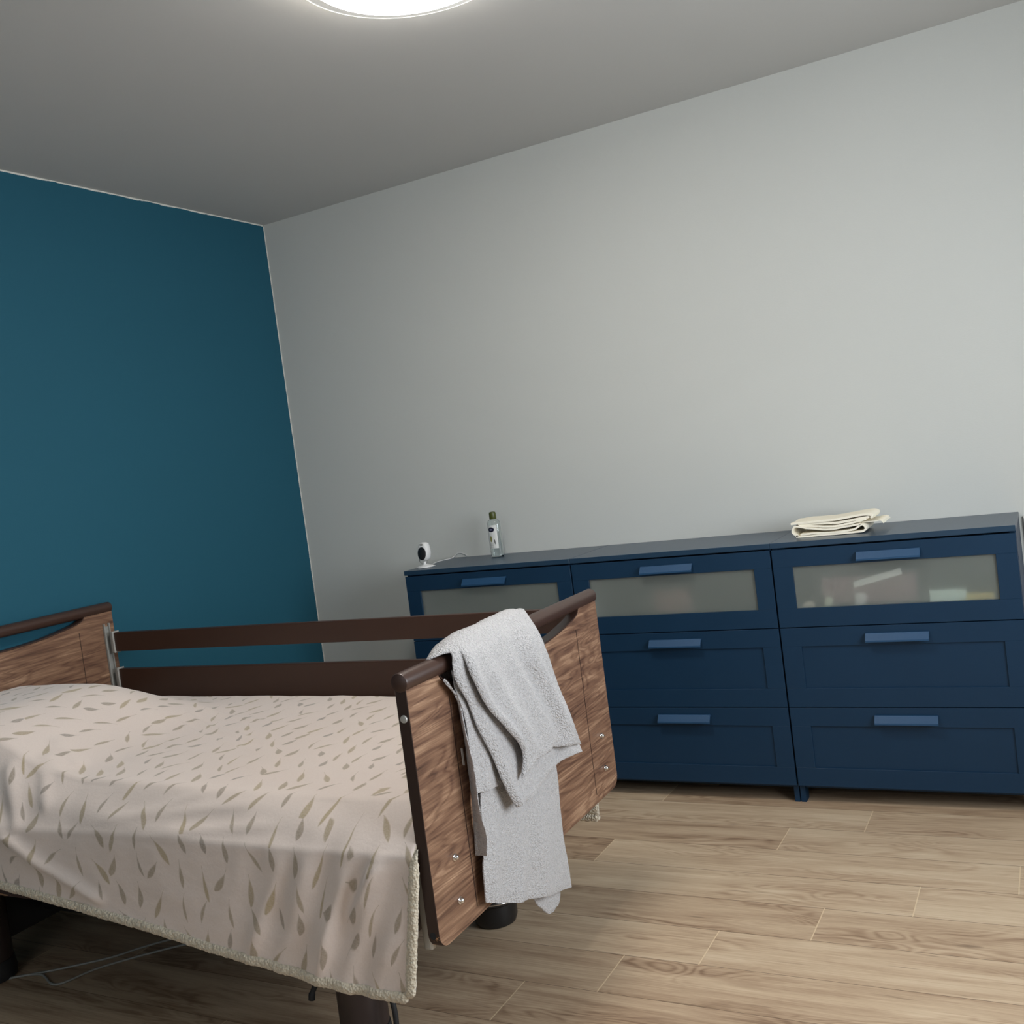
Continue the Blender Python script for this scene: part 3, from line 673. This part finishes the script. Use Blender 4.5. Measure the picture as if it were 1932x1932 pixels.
# make sure normals face outward (up) so the lining goes inside
me.update(); 
if sum(p.normal.z for p in me.polygons if abs(p.normal.z) > .8) < 0: me.flip_normals()
sd = bl.modifiers.new('thickness', 'SOLIDIFY'); sd.thickness = .006; sd.offset = -1; sd.material_offset = 1; sd.material_offset_rim = 1
tag(bl, 'cream pink blanket with a small feather print and sherpa edge, spread over the bed', 'blanket')
def fluff_strip(name, pts, outv, r0, r1, taper):
    """lumpy sherpa roll along an edge"""
    P = [p+outv for p in pts]; L_ = [0]
    for a, c_ in zip(P, P[1:]): L_.append(L_[-1]+(c_-a).length)
    n = int(L_[-1]/.0045); Q = []; j = 0
    for k in range(n+1):
        s = L_[-1]*k/n
        while j < len(L_)-2 and L_[j+1] < s: j += 1
        Q.append(P[j].lerp(P[j+1], (s-L_[j])/max(1e-9, L_[j+1]-L_[j])))
    bm_ = bmesh.new(); rings = []; seg = 18
    for i, p in enumerate(Q):
        t = (Q[min(i+1,n)]-Q[max(i-1,0)]).normalized(); nx = Vector((0,1,0)); bn = t.cross(nx).normalized(); rg = []
        e = min(1, .35+min(i, n-i)/3)*(1-(.75*S((i/n-.84)/.16) if taper else 0))
        for k in range(seg):
            a = 2*math.pi*k/seg; off = nx*math.cos(a)*r0*e+bn*math.sin(a)*r1*e
            q = p+off; nn = mnoise.noise(q*140)*.0022+mnoise.noise(q*300)*.0014; rg.append(bm_.verts.new(q+off.normalized()*nn))
        rings.append(rg)
    for a, c_ in zip(rings, rings[1:]):
        for k in range(seg): bm_.faces.new((a[k], a[(k+1)%seg], c_[(k+1)%seg], c_[k]))
    bm_.faces.new(rings[0]); bm_.faces.new(rings[-1])
    o = obj(name, bm_, M_['sherpa'], bl, True); o['label'] = 'cream sherpa edge'; return o
fluff_strip('sherpa_hem', hem_pts, Vector((0,.001,-.002)), .008, .0125, 0)
fluff_strip('sherpa_hem', foot_pts, Vector((.006,.002,0)), .008, .0125, 1)
fluff_strip('sherpa_hem', far_pts, Vector((.0,.0,-.002)), .010, .013, 0)

# ------------------------------------------------------------------ towel
TOWEL = {"A":[[[-0.062,0.2,0.8],[-0.062,0.3,0.8],[-0.062,0.4,0.8],[-0.062,0.5,0.8],[-0.062,0.58,0.8],[-0.062,0.68,0.8]],[[-0.06,0.2,0.92],[-0.06,0.3,0.92],[-0.06,0.4,0.92],[-0.06,0.5,0.92],[-0.06,0.58,0.92],[-0.06,0.68,0.92]],[[-0.015,0.1696,0.9531],[-0.015,0.2547,0.966],[-0.015,0.3422,0.9677],[-0.015,0.4359,0.9694],[-0.015,0.5184,0.9688],[-0.015,0.601,0.9509]],[[0.03,0.1796,0.9357],[0.03,0.2532,0.9364],[0.03,0.3348,0.9363],[0.03,0.4121,0.9308],[0.03,0.4899,0.9259],[0.03,0.5728,0.9066]],[[0.05,0.1755,0.8847],[0.05,0.2488,0.8804],[0.05,0.3255,0.8724],[0.05,0.4031,0.8649],[0.05,0.4854,0.8568],[0.05,0.5728,0.8483]],[[0.06,0.2052,0.8147],[0.06,0.2798,0.8048],[0.06,0.3561,0.7987],[0.06,0.4372,0.7922],[0.06,0.5137,0.7839],[0.06,0.5934,0.7554]],[[0.07,0.2604,0.7498],[0.07,0.3268,0.7374],[0.07,0.3967,0.7244],[0.07,0.4715,0.7142],[0.07,0.543,0.7094],[0.07,0.6165,0.6827]],[[0.075,0.3186,0.6745],[0.075,0.3682,0.6624],[0.075,0.4257,0.6555],[0.075,0.4879,0.6554],[0.075,0.5606,0.649],[0.075,0.637,0.6261]],[[0.072,0.3068,0.613],[0.072,0.3374,0.6209],[0.072,0.3888,0.626],[0.072,0.459,0.6279],[0.072,0.5473,0.6155],[0.072,0.6608,0.5828]]],"B":[[[-0.052,0.17,0.78],[-0.052,0.27,0.78],[-0.052,0.37,0.78],[-0.052,0.47,0.78],[-0.052,0.56,0.78],[-0.052,0.66,0.78]],[[-0.05,0.17,0.91],[-0.05,0.27,0.91],[-0.05,0.37,0.91],[-0.05,0.47,0.91],[-0.05,0.56,0.91],[-0.05,0.66,0.91]],[[-0.018,0.1223,0.9384],[-0.018,0.2021,0.9563],[-0.018,0.302,0.9633],[-0.018,0.4081,0.9637],[-0.018,0.5058,0.9636],[-0.018,0.5925,0.9475]],[[0.022,0.1585,0.9442],[0.022,0.2379,0.933],[0.022,0.3183,0.933],[0.022,0.4019,0.9258],[0.022,0.4828,0.9199],[0.022,0.5734,0.8988]],[[0.033,0.1462,0.8924],[0.033,0.2319,0.8779],[0.033,0.3168,0.864],[0.033,0.4094,0.8562],[0.033,0.4996,0.8462],[0.033,0.591,0.8346]],[[0.04,0.1766,0.8227],[0.04,0.2571,0.804],[0.04,0.3368,0.7894],[0.04,0.4324,0.7823],[0.04,0.5246,0.7696],[0.04,0.6135,0.7403]],[[0.045,0.1942,0.7658],[0.045,0.2763,0.745],[0.045,0.3564,0.7249],[0.045,0.4518,0.7083],[0.045,0.5553,0.6941],[0.045,0.6478,0.6657]],[[0.05,0.2297,0.6918],[0.05,0.2992,0.6694],[0.05,0.3745,0.6526],[0.05,0.4576,0.6452],[0.05,0.5729,0.6331],[0.05,0.6733,0.6067]],[[0.055,0.2586,0.6148],[0.055,0.3019,0.6033],[0.055,0.3656,0.5997],[0.055,0.4515,0.6012],[0.055,0.5592,0.5936],[0.055,0.6813,0.5711]],[[0.06,0.2922,0.5488],[0.06,0.3324,0.5487],[0.06,0.3998,0.5505],[0.06,0.475,0.5664],[0.06,0.5424,0.5753],[0.06,0.6806,0.5569]]],"C":[[[0.012,0.1644,0.9019],[0.012,0.2174,0.8959],[0.012,0.2796,0.888]],[[0.02,0.1572,0.8625],[0.02,0.2051,0.8499],[0.02,0.2584,0.8359]],[[0.026,0.1687,0.8043],[0.026,0.2272,0.7876],[0.026,0.2886,0.7701]],[[0.03,0.1719,0.7136],[0.03,0.2384,0.6958],[0.03,0.3086,0.677]],[[0.034,0.1753,0.6234],[0.034,0.2165,0.6164],[0.034,0.2806,0.6046]]],"D":[[[0.012,0.2183,0.8465],[0.012,0.3154,0.8283],[0.012,0.4204,0.8086],[0.012,0.534,0.7873],[0.012,0.6119,0.7715]],[[0.016,0.219,0.6911],[0.016,0.3078,0.6623],[0.016,0.4041,0.6349],[0.016,0.5077,0.6054],[0.016,0.5985,0.5681]],[[0.02,0.1993,0.5921],[0.02,0.294,0.5574],[0.02,0.3887,0.5228],[0.02,0.4926,0.4926],[0.02,0.594,0.472]],[[0.024,0.1796,0.4944],[0.024,0.2724,0.4529],[0.024,0.3659,0.4146],[0.024,0.4685,0.3804],[0.024,0.5874,0.3442]],[[0.024,0.167,0.4535],[0.024,0.2545,0.4099],[0.024,0.3516,0.3642],[0.024,0.4604,0.3281],[0.024,0.5891,0.3014]],[[0.024,0.1616,0.3798],[0.024,0.236,0.3445],[0.024,0.3217,0.3103],[0.024,0.4568,0.2648],[0.024,0.5891,0.2251]]],"E":[[[0.004,0.1414,0.889],[0.02,0.1199,0.8939],[0.008,0.1423,0.888]],[[0.004,0.1857,0.8412],[0.02,0.1647,0.8399],[0.02,0.1693,0.8317]],[[0.004,0.1944,0.783],[0.02,0.1727,0.7893],[0.032,0.1575,0.7938]],[[0.004,0.196,0.7054],[0.02,0.1791,0.7111],[0.044,0.1491,0.7212]],[[0.004,0.1952,0.6423],[0.02,0.1811,0.6494],[0.044,0.1537,0.6614]],[[0.004,0.1885,0.5778],[0.02,0.1769,0.5846],[0.044,0.1521,0.5966]],[[0.004,0.1833,0.527],[0.02,0.1832,0.5279],[0.044,0.1698,0.5345]],[[0.004,0.1763,0.4804],[0.02,0.1767,0.4805],[0.044,0.1637,0.4866]]],"F":[[[-0.004,0.4402,0.3213],[-0.004,0.5089,0.2916],[-0.004,0.5861,0.2653]],[[-0.002,0.4225,0.2754],[-0.002,0.4905,0.2447],[-0.002,0.5694,0.2148]],[[-0.002,0.4395,0.2407],[-0.002,0.4948,0.1959],[-0.002,0.5493,0.1929]]],"T":[[[0.003,0.1757,0.7241],[0.003,0.1826,0.7219]],[[0.004,0.1736,0.6864],[0.004,0.1806,0.6841]]]}
def surf(grid, nu=10, nv=10):
    rows = [spline([Vector(p) for p in r_], nv) for r_ in grid]
    cols = [spline([r_[k] for r_ in rows], nu) for k in range(len(rows[0]))]
    return [[cols[k][i] for k in range(len(cols))] for i in range(len(cols[0]))]
tw = bmesh.new()
RG = {'A': ((.74,.08,.07,.016,.22),(.60,.10,.06,-.010,.25),(.25,0,.08,.008,.3),(.05,0,.05,.007,.2)), 'B': ((.08,0,.05,.006,.1),), 'D': ((.72,0,.09,.010,.3),(.40,.05,.08,.009,.35),(.12,0,.07,.008,.4),(.56,0,.06,-.006,.3)), 'C': ((.5,0,.2,.005,.1),)}
def cloth_sheet(key, th, wav=.0, seed=0, nu=10, nv=10):
    g = surf(TOWEL[key], nu, nv); R_, C_ = len(g), len(g[0]); Nn = []
    for i in range(R_):
        rr = []
        for j in range(C_):
            a = g[min(i+1,R_-1)][j]-g[max(i-1,0)][j]; c_ = g[i][min(j+1,C_-1)]-g[i][max(j-1,0)][j] if False else g[i][min(j+1,C_-1)]-g[i][max(j-1,0)]
            nn = a.cross(c_); rr.append(nn.normalized() if nn.length > 1e-9 else Vector((1,0,0)))
        Nn.append(rr)
    if sum(x.x for r_ in Nn for x in r_) < 0: Nn = [[-x for x in r_] for r_ in Nn]
    F, Bk = [], []
    for i in range(R_):
        fr, br = [], []
        for j in range(C_):
            p = g[i][j]; s = j/(C_-1); t = i/(R_-1)
            d = wav*(math.sin(s*9+seed+t*1.5)*.6+math.sin(s*19+seed*2+t*2.4)*.3)*S(t*1.6)+.0035*fbm(p.y*14, p.z*7, seed)+sum(a_*math.exp(-((s-s0-ds*t)/w0)**2)*S((t-t0)/.25) for s0, ds, w0, a_, t0 in RG.get(key, ()))
            ed = min(1, .35+min(i, R_-1-i, j, C_-1-j)*.4)
            jag = Vector((0, .0008*mnoise.noise(p*300), .0012*mnoise.noise(p*260+Vector((3,1,2)))))
            base = p+Nn[i][j]*d+jag
            fr.append(tw.verts.new(base+Nn[i][j]*th/2*ed)); br.append(tw.verts.new(base-Nn[i][j]*th/2*ed))
        F.append(fr); Bk.append(br)
    for L_ in (F, Bk):
        for i in range(R_-1):
            for j in range(C_-1): tw.faces.new((L_[i][j], L_[i+1][j], L_[i+1][j+1], L_[i][j+1]))
    for i in range(R_-1):
        for j in (0, C_-1): tw.faces.new((F[i][j], F[i+1][j], Bk[i+1][j], Bk[i][j]))
    for j in range(C_-1):
        for i in (0, R_-1): tw.faces.new((F[i][j], F[i][j+1], Bk[i][j+1], Bk[i][j]))
cloth_sheet('D', .008, .004, 1.3); cloth_sheet('C', .006, .002, 2.1); cloth_sheet('E', .004, 0, 3)
cloth_sheet('B', .009, .003, 4.4); cloth_sheet('A', .010, .004, .7); cloth_sheet('F', .006, .001, 5)
to = obj('towel', tw, M_['towel'], None, True, 70); to.location = (BX, BY, 0); to.rotation_euler = (0,0,BROT)
tag(to, 'grey terry towel folded over the bar of the footboard, hanging down its front', 'towel')
g = TOWEL['T']; c = bmesh.new()
A = [c.verts.new(Vector(p)) for p in (g[0][0], g[0][1], g[1][1], g[1][0])]; B = [c.verts.new(v.co+Vector((.0012,0,0))) for v in A]
c.faces.new(A); c.faces.new(B)
for k in range(4): c.faces.new((A[k], A[(k+1)%4], B[(k+1)%4], B[k]))
tl = obj('care_label', c, M_['tag'], to); tl['label'] = 'small white care label'
# ------------------------------------------------------------------ cables under the bed
for pts, lab in (([(.36,-2.26,.004),(.408,-2.153,.004),(.53,-2.06,.0042),(.647,-1.957,.004),(.70,-1.88,.004),(.769,-1.80,.004),(.86,-1.72,.004)], 'upper one of the two pale cables on the dark floor under the bed'),
                 ([(.38,-2.20,.004),(.43,-2.13,.004),(.51,-2.09,.004),(.62,-2.12,.004),(.665,-2.02,.004),(.73,-1.935,.004),(.82,-1.84,.004),(.90,-1.77,.004)], 'lower one of the two pale cables under the bed, with a bend in it')):
    b = bmesh.new(); tube(b, spline(pts, 8), .0035, 8); tag(obj('power_cable', b, M_['grey_plastic'], None, True), lab, 'cable', 'cables under the bed')
